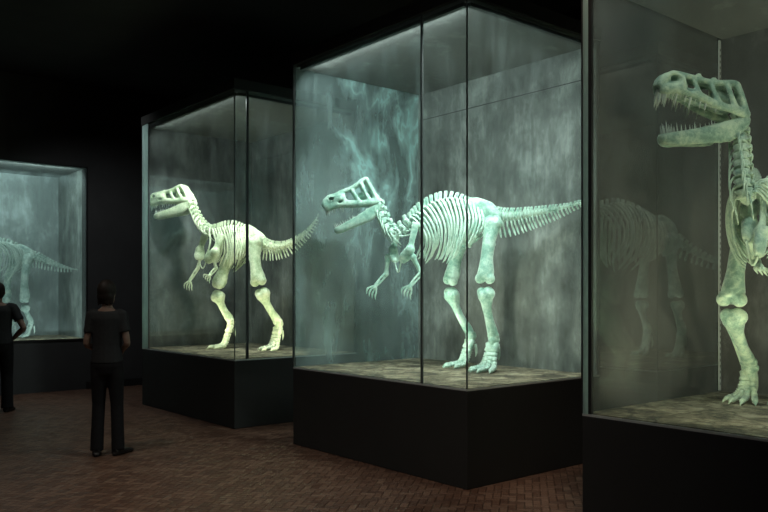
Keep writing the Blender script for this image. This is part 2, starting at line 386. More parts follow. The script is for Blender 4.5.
# ------------------------------------------------------------------ skeletons
def hd(deg): a = math.radians(deg); return Vector((math.cos(a), math.sin(a), 0))
ZU = Vector((0, 0, 1))
def interp(vals, t):
    t = max(0, min(t, len(vals)-1)); k = min(int(t), len(vals)-2); f = t-k
    return vals[k]*(1-f)+vals[k+1]*f

TOOTH = None
def tooth_mesh():
    bm = bmesh.new(); tube(bm, [(0, 0, 0.15), (0.0, 0, 0), (-0.03, 0, -0.5), (-0.12, 0, -1)], [0.15, 0.16, 0.115, 0.015], 6)
    return mesh_of(bm, 'tooth')

def make_skull(root, base, tip, head, bone, gape, teeth=True, crest=1.0, seed=0, tlen=1.0, stout=0.0):
    Fv = (tip-base); Ls = Fv.length; Fv.normalize()
    Lt = hd(head).cross(ZU); Lt = (Lt-Fv*Lt.dot(Fv)).normalized(); Uv = Lt.cross(Fv)
    rnd = random.Random(seed)
    def pt(f, u, w): return base + (Fv*f + Uv*u + Lt*w)*Ls
    bm = bmesh.new()
    def tb(ps, rs, n=10, sub=3, asp=1.0): tube(bm, [pt(*p) for p in ps], [r*Ls*(1+.32*stout) for r in rs], n, sub, ref=Uv, asp=asp)
    def c_(f): return 1+(crest-1)*max(0, min(1, (.95-f)/.7))
    for s in (-1, 1):
        tb([(.95, .10, .03*s), (.9, .165, .04*s), (.78, .19, .05*s), (.67, .2*c_(.67), .065*s), (.45, .225*c_(.45), .085*s), (.25, .285*c_(.25), .11*s), (.19, .29*c_(.2), .12*s)], [.035, .035, .032, .03, .03, .034, .028])
        tb([(.985, -.02, .025*s), (.93, -.005, .055*s), (.8, .03, .082*s), (.6, .03, .11*s), (.4, .005, .14*s), (.2, .01, .17*s), (.03, .02, .155*s)], [.035, .045, .042, .036, .03, .032, .04], asp=1.35)
        tb([(.985, .0, .02*s), (.975, .06, .03*s), (.94, .125, .035*s)], [.05, .05, .045])
        tb([(.82, .165, .05*s), (.79, .11, .075*s), (.78, .05, .085*s)], [.045, .045, .05])
        if stout: tb([(.9, .08, .035*s), (.78, .1*c_(.78), .06*s), (.68, .1*c_(.68), .075*s), (.6, .1*c_(.6), .085*s)], [.06, .07, .075, .05], asp=1.15)
        tb([(.86, .09, .05*s), (.8, .08, .07*s)], [.035, .045])
        tb([(.67, .2*c_(.67), .065*s), (.63, .12, .09*s), (.56, .03, .11*s)], [.03, .024, .032])
        tb([(.48, .215*c_(.48), .085*s), (.43, .12*c_(.43), .12*s), (.35, .02, .145*s)], [.03, .024, .034])
        tb([(.31, .265*c_(.3), .11*s), (.25, .14*c_(.25), .15*s), (.17, .03, .165*s)], [.032, .026, .036])
        tb([(.2, .29*c_(.2), .12*s), (.12, .17*c_(.12), .15*s), (.05, .05, .155*s)], [.034, .03, .04])
        tb([(.2, .28*c_(.2), .12*s), (.12, .22, .06*s), (.08, .15, 0)], [.03, .035, .05])
        tb([(.8, .02, .03*s), (.5, .02, .05*s), (.15, .03, .05*s)], [.03, .03, .03])
        ball(bm, pt(.03, .02, .15*s), .05*Ls)
        for k in range(3):     # bony knobs on the brow ridge
            ball(bm, pt(.62-.17*k, .225+(.25*c_(.4)-.2)*k*.28+.012, (.07+.016*k)*s), .03*Ls)
    tb([(.92, .14, 0), (.8, .18, 0), (.6, .2*c_(.6), 0), (.4, .225*c_(.4), 0), (.27, .26*c_(.27), 0)], [.05, .05, .05, .05, .06], asp=0.45)
    tb([(.97, .03, 0), (.85, .07, 0), (.74, .1, 0)], [.055, .05, .05], asp=1.2)
    tb([(.36, .15, 0), (.2, .14, 0), (.06, .11, 0)], [.05, .07, .065])
    tb([(.22, .28*c_(.2), -.12), (.21, .29*c_(.2), 0), (.22, .28*c_(.2), .12)], [.03, .035, .03])
    ball(bm, pt(.04, .1, 0), .07*Ls)
    me = blended(bm, 'skull', 0.0145*Ls, 3, 0.45)
    for v in me.vertices:               # the nostril and the hollow in the cheek
        q = v.co-base; f, u, w_ = q.dot(Fv)/Ls, q.dot(Uv)/Ls, q.dot(Lt)
        for cf, cu, rf, ru, dp in ((.865, .125, .05, .034, .85), (.7, .06, .05, .03, .35)):
            dd = ((f-cf)/rf)**2+((u-cu)/ru)**2
            if dd < 1: v.co -= Lt*w_*dp*(1-dd*dd)
    sk = obj('skull', me, bone, root)
    # lower jaw swung open about its hinge
    g = math.radians(gape); hinge = (.03, -.02)
    def jp(f, u, w):
        df, du = f-hinge[0], u-hinge[1]
        return pt(hinge[0]+df*math.cos(g)+du*math.sin(g), hinge[1]-df*math.sin(g)+du*math.cos(g), w)
    bm = bmesh.new()
    Uj = (Uv*math.cos(g)+Fv*math.sin(g))
    for s in (-1, 1):
        tube(bm, [jp(f, u, w*s) for f, u, w in ((.0, -.05, .15), (.1, -.075, .155), (.25, -.115, .15), (.45, -.115, .125), (.65, -.1, .095), (.82, -.09, .065), (.91, -.075, .03), (.928, -.07, 0))],
             [r*Ls for r in (.034, .034, .036, .034, .032, .034, .036, .036)], 10, 3, ref=Uj, asp=[1.4, 2.5, 3.2, 2.8, 2.5, 2.2, 1.7, 1.5])
        ball(bm, jp(.02, -.04, .15*s), .048*Ls)
    jw = obj('lower_jaw', blended(bm, 'lower_jaw', 0.0155*Ls, 3, 0.45), bone, root)
    if not teeth: return
    global TOOTH
    if TOOTH is None: TOOTH = tooth_mesh(); TOOTH.materials.append(MT['tooth'])
    def put(parent, p, up, ln, fw):
        o = bpy.data.objects.new('tooth', TOOTH); COL.objects.link(o); o.parent = parent
        z = up.normalized(); x = (fw-z*fw.dot(z)).normalized(); y = z.cross(x)
        o.matrix_local = Matrix.Translation(p) @ Matrix((x, y, z)).transposed().to_4x4() @ Matrix.Diagonal((ln*.56, ln*.56, ln, 1))
    line = [Vector((.975, -.055, .02)), Vector((.93, -.05, .055)), Vector((.8, -.015, .085)), Vector((.6, -.012, .112)), Vector((.38, -.03, .142))]
    lowl = [Vector((.905, -.035, .022)), Vector((.8, -.045, .062)), Vector((.65, -.05, .095)), Vector((.46, -.055, .124)), Vector((.36, -.055, .137))]
    for s in (-1, 1):
        for k in range(16):
            t = k/15*4; q = interp(line, t); ln = (.125+.03*math.sin(k*2.1)-.0032*k)*tlen*Ls*rnd.uniform(.8, 1.1)
            put(sk, pt(q.x, q.y+.015, q.z*s), Uv, ln, Fv)
        for k in range(15):
            t = k/14*4; q = interp(lowl, t); ln = (.115+.02*math.sin(k*1.7)-.003*k)*tlen*Ls*rnd.uniform(.8, 1.1)
            put(jw, jp(q.x, q.y-.02, q.z*s), -Uj, ln, Fv)

def long_bone(a, b, r0, rs, r1, ref, name, vox=0.011, knuckle=1.0):
    """shaft with a flared head at a and a double knuckle at b"""
    bm = bmesh.new(); d = (b-a); ln = d.length; d.normalize()
    r = Vector(ref); s = d.cross(r).normalized(); r = s.cross(d).normalized()
    bow = r*ln*0.03
    tube(bm, [a, a+d*ln*.12, a+d*ln*.35+bow, a+d*ln*.65+bow, a+d*ln*.88, b], [r0*.8, r0, rs*1.05, rs, r1*.95, r1*.85], 14, 4)
    for k in (-1, 1): ball(bm, a+s*k*r0*.42+d*r0*.1, r0*.66)
    ball(bm, a+d*ln*.06-s*r0*.5, r0*.75); ball(bm, a+d*ln*.07+r*r0*.4, r0*.7)
    for k in (-1, 1):
        ball(bm, b+s*k*r1*.6-d*r1*.1, (r1*.62*knuckle,)*3)
    return blended(bm, name, vox, 3)

def make_foot(root, ank, deg, bone, ln=0.23, spread=0.056, ground=SLAB, r=0.027, name='foot'):
    Fw = hd(deg); Sd = Fw.cross(ZU)
    bm = bmesh.new()
    ball(bm, ank, 1.7*r); ball(bm, ank+Sd*.028-ZU*.012, .034); ball(bm, ank-Sd*.028-ZU*.012, .034)
    ball(bm, ank-ZU*0.03+Fw*.01, 0.042)
    foot = obj(name, blended(bm, name, 0.01, 3), bone, root)
    hgt = ank.z-ground
    for k, (sp, le, nb) in enumerate(((-1, .8, 5), (0, 1.0, 6), (1, .84, 5), (1.7, .55, 4))):
        o0 = ank + Sd*sp*r*.85 - ZU*.03
        path = catmull([o0, ank+Sd*sp*spread*.42+Fw*ln*.16-ZU*hgt*.5, ank+Sd*sp*spread*.8+Fw*ln*.42*le-ZU*(hgt-.05), ank+Sd*sp*spread*1.15+Fw*ln*.8*le-ZU*(hgt-.034), ank+Sd*sp*spread*1.35+Fw*ln*le-ZU*(hgt-.02)], 10)
        m = len(path)-1; bm = bmesh.new()
        nb += 2; cuts = [0, .2] + [.2+.66*(i+1)/nb for i in range(nb)]
        cuts[-1] = .88
        for i, (c0, c1) in enumerate(zip(cuts, cuts[1:])):
            seg = [path[min(int(round(m*(c0+(c1-c0)*f))), m)] if i else path[0].lerp(path[int(m*.2)], f) for f in (0, .18, .5, .82, 1)]
            seg = [path[int(m*c0)].lerp(path[int(m*c1)], f) for f in (0.0, .2, .5, .8, 1.0)] if i else seg
            rr = r*(1-.05*i)
            tube(bm, seg, [rr*.45, rr*1.08, rr*.8, rr*1.12, rr*.5], 8)
        a, b = path[int(m*.86)], path[m]
        dirv = (b-a).normalized()
        tube(bm, [a, a.lerp(b, .5)+ZU*.008, b+dirv*.03-ZU*.004], [r*.75, r*.6, .003], 8, 2)
        for vtx in bm.verts: vtx.co.z = max(vtx.co.z, ground+0.001)
        obj('toe', bm, bone, foot)
    # small spur behind
    bm = bmesh.new()
    a = ank-ZU*hgt*.25-Fw*.035+Sd*-.03
    tube(bm, [a, a-ZU*.08-Fw*.01, a-ZU*.13+Fw*.0], [.016, .014, .003], 8, 3); obj('toe', bm, bone, foot)

def make_arm(root, sh, el, wr, tip, bone):
    bm = bmesh.new()
    tube(bm, [sh, sh.lerp(el, .3), sh.lerp(el, .7), el], [.036, .024, .021, .03], 10, 4); ball(bm, sh, .036); ball(bm, el, .029)
    obj('humerus', blended(bm, 'humerus', .008, 2), bone, root)
    d = (wr-el).normalized(); s = d.orthogonal().normalized()
    bm = bmesh.new()
    for k in (-1, 1): tube(bm, [el+s*k*.014, el.lerp(wr, .5)+s*k*.017, wr+s*k*.01], [.015, .011, .013], 8, 4)
    ball(bm, el+d*.01, .02); ball(bm, wr, .018)
    obj('forearm', blended(bm, 'forearm', .006, 2), bone, root)
    bm = bmesh.new(); ball(bm, wr, .02); ball(bm, wr+(tip-wr)*.18, .026)
    h = obj('hand', blended(bm, 'hand', .006, 2), bone, root)
    v = tip-wr; side = v.cross(Vector((.3, -.9, .1))).normalized()
    for k in range(4):
        q = (k-1.5)
        e1 = wr+v*.18+side*q*.014; e2 = wr+v*.55+side*q*.032+Vector((0, 0, .012)); e3 = wr+v*(.98-.05*abs(q))+side*q*.036
        bm = bmesh.new(); tube(bm, [e1, e1.lerp(e2, .9), e2, e2.lerp(e3, .45), e3-Vector((-.014, 0, .012))], [.010, .008, .0105, .009, .002], 7, 3)
        obj('finger', bm, bone, h)

def make_skeleton(label, spine, heads, i_neck, i_hip, skull, legs, arms, scaps, bone, counts=(9, 14, 22), ribw=.2, ribd=.52, rs=1.0,
                  teeth=True, gape=24, crest=1.0, seed=0, group='mounted theropod skeletons', tail_end=.006, chevron=.16, rib0=.62, lg=1.0, fs=1.0, sg=1.0, furcula=True, ground=SLAB, neckrib=True, rib_r=.0095, tlen=1.0, stout=0.0):
    """spine: points from the skull base to the tail tip; heads: facing angle at each point; everything in metres."""
    hip = spine[i_hip]
    org = Vector((hip.x, hip.y, ground))
    root = empty('dinosaur_skeleton', org, 0, label, 'dinosaur skeleton', group)
    sh = lambda v: v-org
    sp = [sh(p) for p in spine]
    SUB = 24; dense = catmull(sp, SUB); hv = [hd(a) for a in heads]
    def frame(t):                       # t in control-point units
        k = max(0, min(int(round(t*SUB)), len(dense)-1))
        T = (dense[min(k+3, len(dense)-1)]-dense[max(k-3, 0)]).normalized()
        H = interp(hv, t).normalized(); Lr = H.cross(ZU); Lr = (Lr-T*Lr.dot(T)).normalized(); U = T.cross(Lr)
        return dense[k], T, Lr, U
    def samples(t0, t1, n):             # even by length
        k0, k1 = int(t0*SUB), int(t1*SUB); acc = [0]
        for k in range(k0, k1): acc.append(acc[-1]+(dense[k+1]-dense[k]).length)
        out = []; j = 0
        for q in range(n):
            target = acc[-1]*(q+.5)/n
            while acc[j+1] < target: j += 1
            out.append((k0+j+(target-acc[j])/max(acc[j+1]-acc[j], 1e-9))/SUB)
        return out, acc[-1]/n
    nn, nd, nc = counts
    def vert(t, r, l, h, lean, tr, chev, thick=.34):
        p, T, Lr, U = frame(t); bm = bmesh.new()
        tube(bm, [p-T*l*.5, p-T*l*.4, p, p+T*l*.4, p+T*l*.5], [r*.8, r, r*.72, r, r*.8], 10, ref=U)
        top = p+U*(r*.5+h)+T*lean
        tube(bm, [p+U*r*.4, p+U*(r*.6+h*.35)+T*lean*.3, p+U*(r*.5+h*.85)+T*lean*.9, top], [l*thick*.7, l*thick*.75, l*thick*.85, l*thick*.6], 8, 2, ref=Lr, asp=[.8, .3, .26, .26])
        for s in (-1, 1):
            if tr: tube(bm, [p+U*r*.5+Lr*s*r*.4, p+U*r*.75+Lr*s*(r*.6+tr*.6)+T*lean*.3, p+U*r*.5+Lr*s*(r*.6+tr)+T*lean*.6], [l*.22, l*.15, l*.1], 6)
            tube(bm, [p+U*r*.9+Lr*s*r*.5-T*l*.35, p+U*r*1.1+Lr*s*r*.6, p+U*r*.95+Lr*s*r*.5+T*l*.5], [l*.12, l*.16, l*.1], 6)
        vo = obj('vertebra', bm, bone, root)
        if chev:
            bm = bmesh.new(); b0 = p-U*r*.6+T*l*.4
            for s in (-1, 1): tube(bm, [b0+Lr*s*r*.5, b0-U*chev*.35+Lr*s*r*.2+T*chev*.04, b0-U*chev*.5+T*chev*.08], [.009*rs, .009*rs, .008*rs], 6)
            tube(bm, [b0-U*chev*.42+T*chev*.06, b0-U*chev*.8+T*chev*.17, b0-U*chev+T*chev*.24], [l*.26, l*.3, l*.14], 8, 2, ref=Lr, asp=.35)
            obj('chevron', bm, bone, vo)
        return p, T, Lr, U, vo
    # neck
    ts, l = samples(0.12, i_neck, nn)
    for q, t in enumerate(ts):
        f = q/(nn-1)
        p, T, Lr, U, vo = vert(t, .042*rs+.014*f*rs, l*.9, (.05+.025*f)*rs, .025*rs, .035*rs, 0, .42)
        if neckrib:
            for s in (-1, 1):
                bm = bmesh.new(); a = p+Lr*s*.04*rs-U*.02*rs
                tube(bm, [a, a+Lr*s*.018*rs-U*.02*rs+T*.05*rs, a+Lr*s*.014*rs-U*.03*rs+T*(.13+.05*f)*rs], [.009*rs, .007*rs, .0035*rs], 6, 3)
                obj('neck_rib', bm, bone, vo)
    # trunk with ribs
    ts, l = samples(i_neck, i_hip-.25, nd)
    for q, t in enumerate(ts):
        f = q/(nd-1)
        p, T, Lr, U, vo = vert(t, .042*rs, l*.92, (.07+.03*math.sin(f*PI))*rs, .02*rs, .05*rs, 0, .6)
        wd = ribw*(rib0+(1-rib0)*math.sin(min(1, .25+f*.9)*PI*.6))*(1-.32*max(0, f-.6)/.4)
        dp0 = ribd*(.62+.38*math.sin(min(1, .12+f*1.2)*PI*.5))*(1-.42*max(0, f-.55)/.45)
        dn = -ZU*.75-U*.25; dn = (dn-Lr*dn.dot(Lr)).normalized(); bk = (T-ZU*T.dot(ZU)); bk = bk.normalized()
        for s in (-1, 1):
            bm = bmesh.new(); jit = random.uniform(-.02, .02); dp = dp0*random.uniform(.9, 1.07)
            c = [p+U*.03*rs+Lr*s*.03*rs, p+U*.035*rs+Lr*s*wd*.5+bk*.02, p+dn*dp*.12+Lr*s*wd*.86+bk*.055, p+dn*dp*.38+Lr*s*wd*1.02+bk*.085, p+dn*dp*.66+Lr*s*wd*.93+bk*.07, p+dn*dp*.88+Lr*s*wd*.68+bk*(.03+jit), p+dn*dp+Lr*s*wd*.42+bk*(-.005+jit)]
            r_ = rib_r*rs*random.uniform(.85, 1.1)
            tube(bm, c, [r_*1.2, r_*1.15, r_, r_, r_*.95, r_*.9, r_*.45], 7, 5, ref=bk, asp=1.25)
            obj('rib', bm, bone, root)
    # hips
    ts, l = samples(i_hip-.25, i_hip+.3, 4)
    for t in ts: vert(t, .045*rs, l*.95, .09*rs, .012, .05*rs, 0, .5)
    p, T, Lr, U = frame(i_hip)
    bm = bmesh.new()
    for s in (-1, 1):
        o = p+Lr*s*.085*rs
        tube(bm, [o-T*.2*rs-U*.01, o-T*.1*rs+U*.03, o+T*.05*rs+U*.03, o+T*.17*rs-U*.02], [.022*rs, .028*rs, .028*rs, .02*rs], 10, 4, ref=U, asp=[2.2, 3.6, 3.2, 1.8])
        ball(bm, o-U*.09*rs, .06*rs)
        tube(bm, [o-U*.09*rs-T*.03, o-U*.22*rs-T*.06*rs-Lr*s*.04, o-U*.33*rs-T*.09*rs-Lr*s*.07], [.035*rs, .024*rs, .024*rs], 10, 3)
        tube(bm, [o-U*.32*rs-T*.13*rs-Lr*s*.075, o-U*.34*rs-T*.02*rs-Lr*s*.075], [.026*rs, .03*rs], 10)
        tube(bm, [o-U*.09*rs+T*.03, o-U*.19*rs+T*.12*rs-Lr*s*.04, o-U*.27*rs+T*.2*rs-Lr*s*.07], [.033*rs, .02*rs, .016*rs], 10, 3)
    obj('pelvis', blended(bm, 'pelvis', .012, 3), bone, root)
    # tail
    ts, l = samples(i_hip+.3, len(sp)-1, nc)
    for q, t in enumerate(ts):
        f = q/(nc-1); g = 1-f
        vert(t, max(.056*rs*g**.75, tail_end), l*.92, max(.075*rs*g**.7, tail_end*1.4), (.008+.012*g)*rs, .06*rs*g if g > .2 else 0, chevron*rs*g**.8+.014 if 0 < q < nc-2 else 0, .44)
    # skull
    make_skull(root, sh(skull[0]), sh(skull[1]), skull[2], bone, gape, teeth, crest, seed, tlen, stout)
    # shoulders
    for a, b, c in scaps:
        bm = bmesh.new(); a, b, c = sh(a), sh(b), sh(c)
        Lr = hd(heads[i_neck]).cross(ZU)
        tube(bm, [a, a.lerp(b, .3), a.lerp(b, .75), b], [.045*sg, .04*sg, .032*sg, .055*sg], 12, 4, ref=Lr, asp=[.3, .35, .45, .6])
        ball(bm, b, .05*sg); tube(bm, [b, b.lerp(c, .6), c], [.05*sg, .06*sg, .035*sg], 12, 3, ref=Lr, asp=.55)
        obj('scapula', blended(bm, 'scapula', .01, 3), bone, root)
    for sh_, el, wr, tp in arms: make_arm(root, sh(sh_), sh(el), sh(wr), sh(tp), bone)
    if furcula:
        a, b = sh(scaps[0][2]), sh(scaps[1][2]); bm = bmesh.new()
        tube(bm, [a, a.lerp(b, .25)-ZU*.07, a.lerp(b, .5)-ZU*.1, a.lerp(b, .75)-ZU*.07, b], [.007, .008, .009, .008, .007], 7, 4)
        obj('furcula', bm, bone, root)
    # legs
    for hp, kn, an, deg in legs:
        hp, kn, an = sh(hp), sh(kn), sh(an); fw = hd(deg)
        dk = (kn-hp).normalized()
        obj('femur', long_bone(hp, kn-dk*.062*lg, .08*lg, .058*lg, .082*lg, fw, 'femur'), bone, root)
        da = (an-kn).normalized()
        obj('tibia', long_bone(kn+da*.05*lg, an-da*.03, .076*lg, .038*lg, .05*lg, fw, 'tibia', .01), bone, root)
        sd = fw.cross(ZU); bm = bmesh.new()
        tube(bm, [kn+da*.05+sd*.06, kn.lerp(an, .5)+sd*.05, an-da*.03+sd*.045], [.02, .011, .014], 8, 4)
        obj('fibula', bm, bone, root)
        make_foot(root, an, deg, bone, ln=.23*fs, spread=.056*fs, r=.027*fs, ground=0.0)
    return root

# -- the mint skeleton in the middle case
sp2 = [P(376, 198, 7.90), P(381, 213, 7.88), P(388, 228, 7.86), P(398, 234, 7.85), P(411, 222, 7.84), P(426, 210, 7.83), P(446, 203, 7.82), P(466, 207, 7.80),
       P(484, 214, 7.76), P(505, 217, 7.70), P(530, 214, 7.60), P(556, 209, 7.47), P(578, 203.5, 7.36), P(588, 201, 7.32)]
make_skeleton('mint green skeleton walking left with jaws ajar, in the middle case', sp2,
    [182, 185, 190, 196, 200, 200, 198, 195, 190, 180, 170, 164, 162, 162], 4, 8, (P(379, 203, 7.93), P(324, 207, 7.89), 190),
    [(P(493, 220, 7.62), P(484, 286, 7.52), P(494, 339, 7.62), 232), (P(470, 224, 7.92), P(448, 287, 7.93), P(471, 336, 8.02), 205)],
    [(P(413, 257, 7.62), P(421, 273, 7.62), P(411, 285, 7.56), P(404, 297, 7.54)), (P(388, 257, 7.98), P(386, 274, 7.98), P(376, 285, 7.92), P(369, 297, 7.9))],
    [(P(416, 222, 7.64), P(410, 250, 7.63), P(401, 262, 7.68)), (P(400, 225, 8.02), P(393, 250, 8.0), P(395, 262, 7.92))],
    MT['bone_mint'], counts=(9, 18, 27), ribw=.2, ribd=.6, gape=25, seed=2, tail_end=.016, chevron=.17, crest=1.5, stout=1.0, fs=1.28, lg=1.05)

# -- the pale skeleton in the far case
sp1 = [P(188, 197, 10.86), P(193, 209, 10.83), P(199, 222, 10.76), P(208, 231, 10.70), P(218, 231, 10.70), P(231, 229, 10.70), P(243, 232, 10.68), P(254, 238, 10.62),
       P(268, 246, 10.50), P(285, 246, 10.35), P(302, 236, 10.25), P(312, 226, 10.18), P(319, 214, 10.12)]
make_skeleton('pale yellow-green skeleton walking left with its whole tail raised, in the far case', sp1,
    [184, 186, 190, 195, 198, 196, 192, 186, 172, 160, 154, 152, 152], 3, 7, (P(193, 201, 10.86), P(150, 203, 10.98), 180),
    [(P(254, 240, 10.45), P(259, 288, 10.38), P(279, 324, 10.52), 235), (P(238, 246, 10.78), P(215, 290, 10.68), P(231, 322, 10.82), 210)],
    [(P(212, 254, 10.5), P(216, 268, 10.5), P(210, 275, 10.44), P(205, 280, 10.42)), (P(201, 254, 10.82), P(198, 268, 10.8), P(190, 280, 10.74), P(187, 290, 10.72))],
    [(P(222, 234, 10.48), P(215, 252, 10.46), P(206, 262, 10.5)), (P(206, 232, 10.86), P(200, 250, 10.84), P(199, 260, 10.78))],
    MT['bone_pale'], counts=(9, 17, 28), ribw=.2, ribd=.58, gape=15, seed=1, chevron=.17, crest=1.1, stout=0.8, fs=1.35, lg=1.28, sg=1.3)

# -- the roaring skeleton in the nearest case
def Q(u, v, z): return UV(u, v, z)
sp3 = [P(736, 112, 5.12), P(739, 130, 5.07), P(741, 152, 5.0), P(742, 178, 4.92), P(746, 198, 4.90), P(751, 189, 5.0), P(757, 187, 5.12), P(764, 198, 5.28),
       Q(5.60, 2.40, 2.06), Q(5.68, 2.15, 2.03), Q(5.70, 1.80, 2.05), Q(5.66, 1.40, 2.1), Q(5.6, 1.0, 2.2)]
make_skeleton('verdigris green skeleton roaring with head raised, in the nearest case', sp3,
    [180, 184, 190, 200, 214, 222, 226, 222, 190, 150, 132, 128, 126], 4, 7, (P(737, 120, 5.12), P(657, 87, 4.94), 188),
    [(P(745, 222, 5.42), P(730, 309, 5.2), P(750, 366, 5.45), 232), (P(774, 222, 5.3), P(792, 309, 5.1), P(794, 366, 5.35), 236)],
    [(P(750, 240, 4.98), P(755, 258, 5.02), P(759, 266, 4.92), P(763, 274, 4.88)), (P(772, 240, 4.88), P(780, 262, 4.95), P(784, 270, 4.84), P(788, 278, 4.8))],
    [(P(750, 196, 5.1), P(749, 224, 5.0), P(746, 240, 4.9)), (P(764, 192, 5.0), P(762, 232, 4.88), P(758, 256, 4.82))],
    MT['bone_dark'], counts=(10, 16, 18), ribw=.2, ribd=.56, gape=27.5, seed=3, chevron=.13, rib_r=.0075, tlen=1.15, rib0=.3)

# -- the grey skeleton in the wall case
spn = [P(-42, 222, 11.95), P(-36, 232, 12.0), P(-28, 244, 12.1), P(-18, 248, 12.3), P(-8, 246, 12.5), P(2, 245, 12.75), P(14, 248, 12.95), P(25, 254, 13.08),
       P(38, 258, 13.06), P(50, 263, 13.03), P(62, 267, 13.0), P(71, 269, 12.97), P(78, 270, 12.95)]
make_skeleton('faint grey skeleton seen through fogged glass, in the wall case', spn,
    [212, 214, 218, 222, 222, 220, 215, 205, 186, 180, 180, 180, 180], 3, 7, (P(-41, 226, 11.95), P(-85, 232, 11.7), 215),
    [(P(28, 256, 12.9), P(24, 304, 12.82), P(31, 322, 12.95), 235), (P(14, 256, 13.2), P(5, 304, 13.05), P(12, 322, 13.2), 225)],
    [(P(-20, 268, 12.1), P(-16, 282, 12.1), P(-22, 290, 12.05), P(-26, 298, 12.0)), (P(-32, 268, 12.3), P(-34, 282, 12.3), P(-40, 290, 12.25), P(-44, 298, 12.2))],
    [(P(-10, 246, 12.2), P(-18, 262, 12.1), P(-24, 272, 12.1)), (P(-24, 246, 12.5), P(-30, 262, 12.4), P(-30, 272, 12.3))],
    MT['bone_grey'], counts=(8, 13, 16), ribw=.22, ribd=.6, gape=16, seed=4, teeth=False, ground=NZ0, chevron=.14)

# -- the dim skeleton in the second row
spg = [P(582, 186, 8.95), P(583, 198, 8.95), P(585, 210, 8.96), P(590, 216, 9.0), P(598, 212, 9.07), P(612, 208, 9.2), P(635, 214, 9.35), P(662, 229, 9.45),
       P(684, 246, 9.5), P(700, 255, 9.5), P(716, 262, 9.45), P(734, 266, 9.35), P(752, 266, 9.3)]
make_skeleton('dim brownish skeleton with arched back, in the case of the second row', spg,
    [190]*8 + [180]*5, 3, 7, (P(584, 190, 8.95), P(559, 198, 8.88), 190),
    [(P(670, 236, 9.3), P(676, 300, 9.25), P(682, 330, 9.3), 225), (P(650, 236, 9.6), P(640, 300, 9.5), P(648, 330, 9.6), 215)],
    [(P(590, 262, 8.8), P(596, 278, 8.8), P(588, 290, 8.75), P(580, 298, 8.7)), (P(575, 262, 9.1), P(574, 278, 9.1), P(566, 290, 9.05), P(560, 298, 9.0))],
    [(P(600, 218, 8.85), P(592, 244, 8.8), P(584, 258, 8.85)), (P(580, 218, 9.2), P(572, 244, 9.15), P(574, 258, 9.1))],
    MT['bone_grey'], counts=(8, 15, 16), ribw=.26, ribd=.75, gape=16, seed=5, teeth=False, neckrib=False, chevron=.14, rib_r=.014)

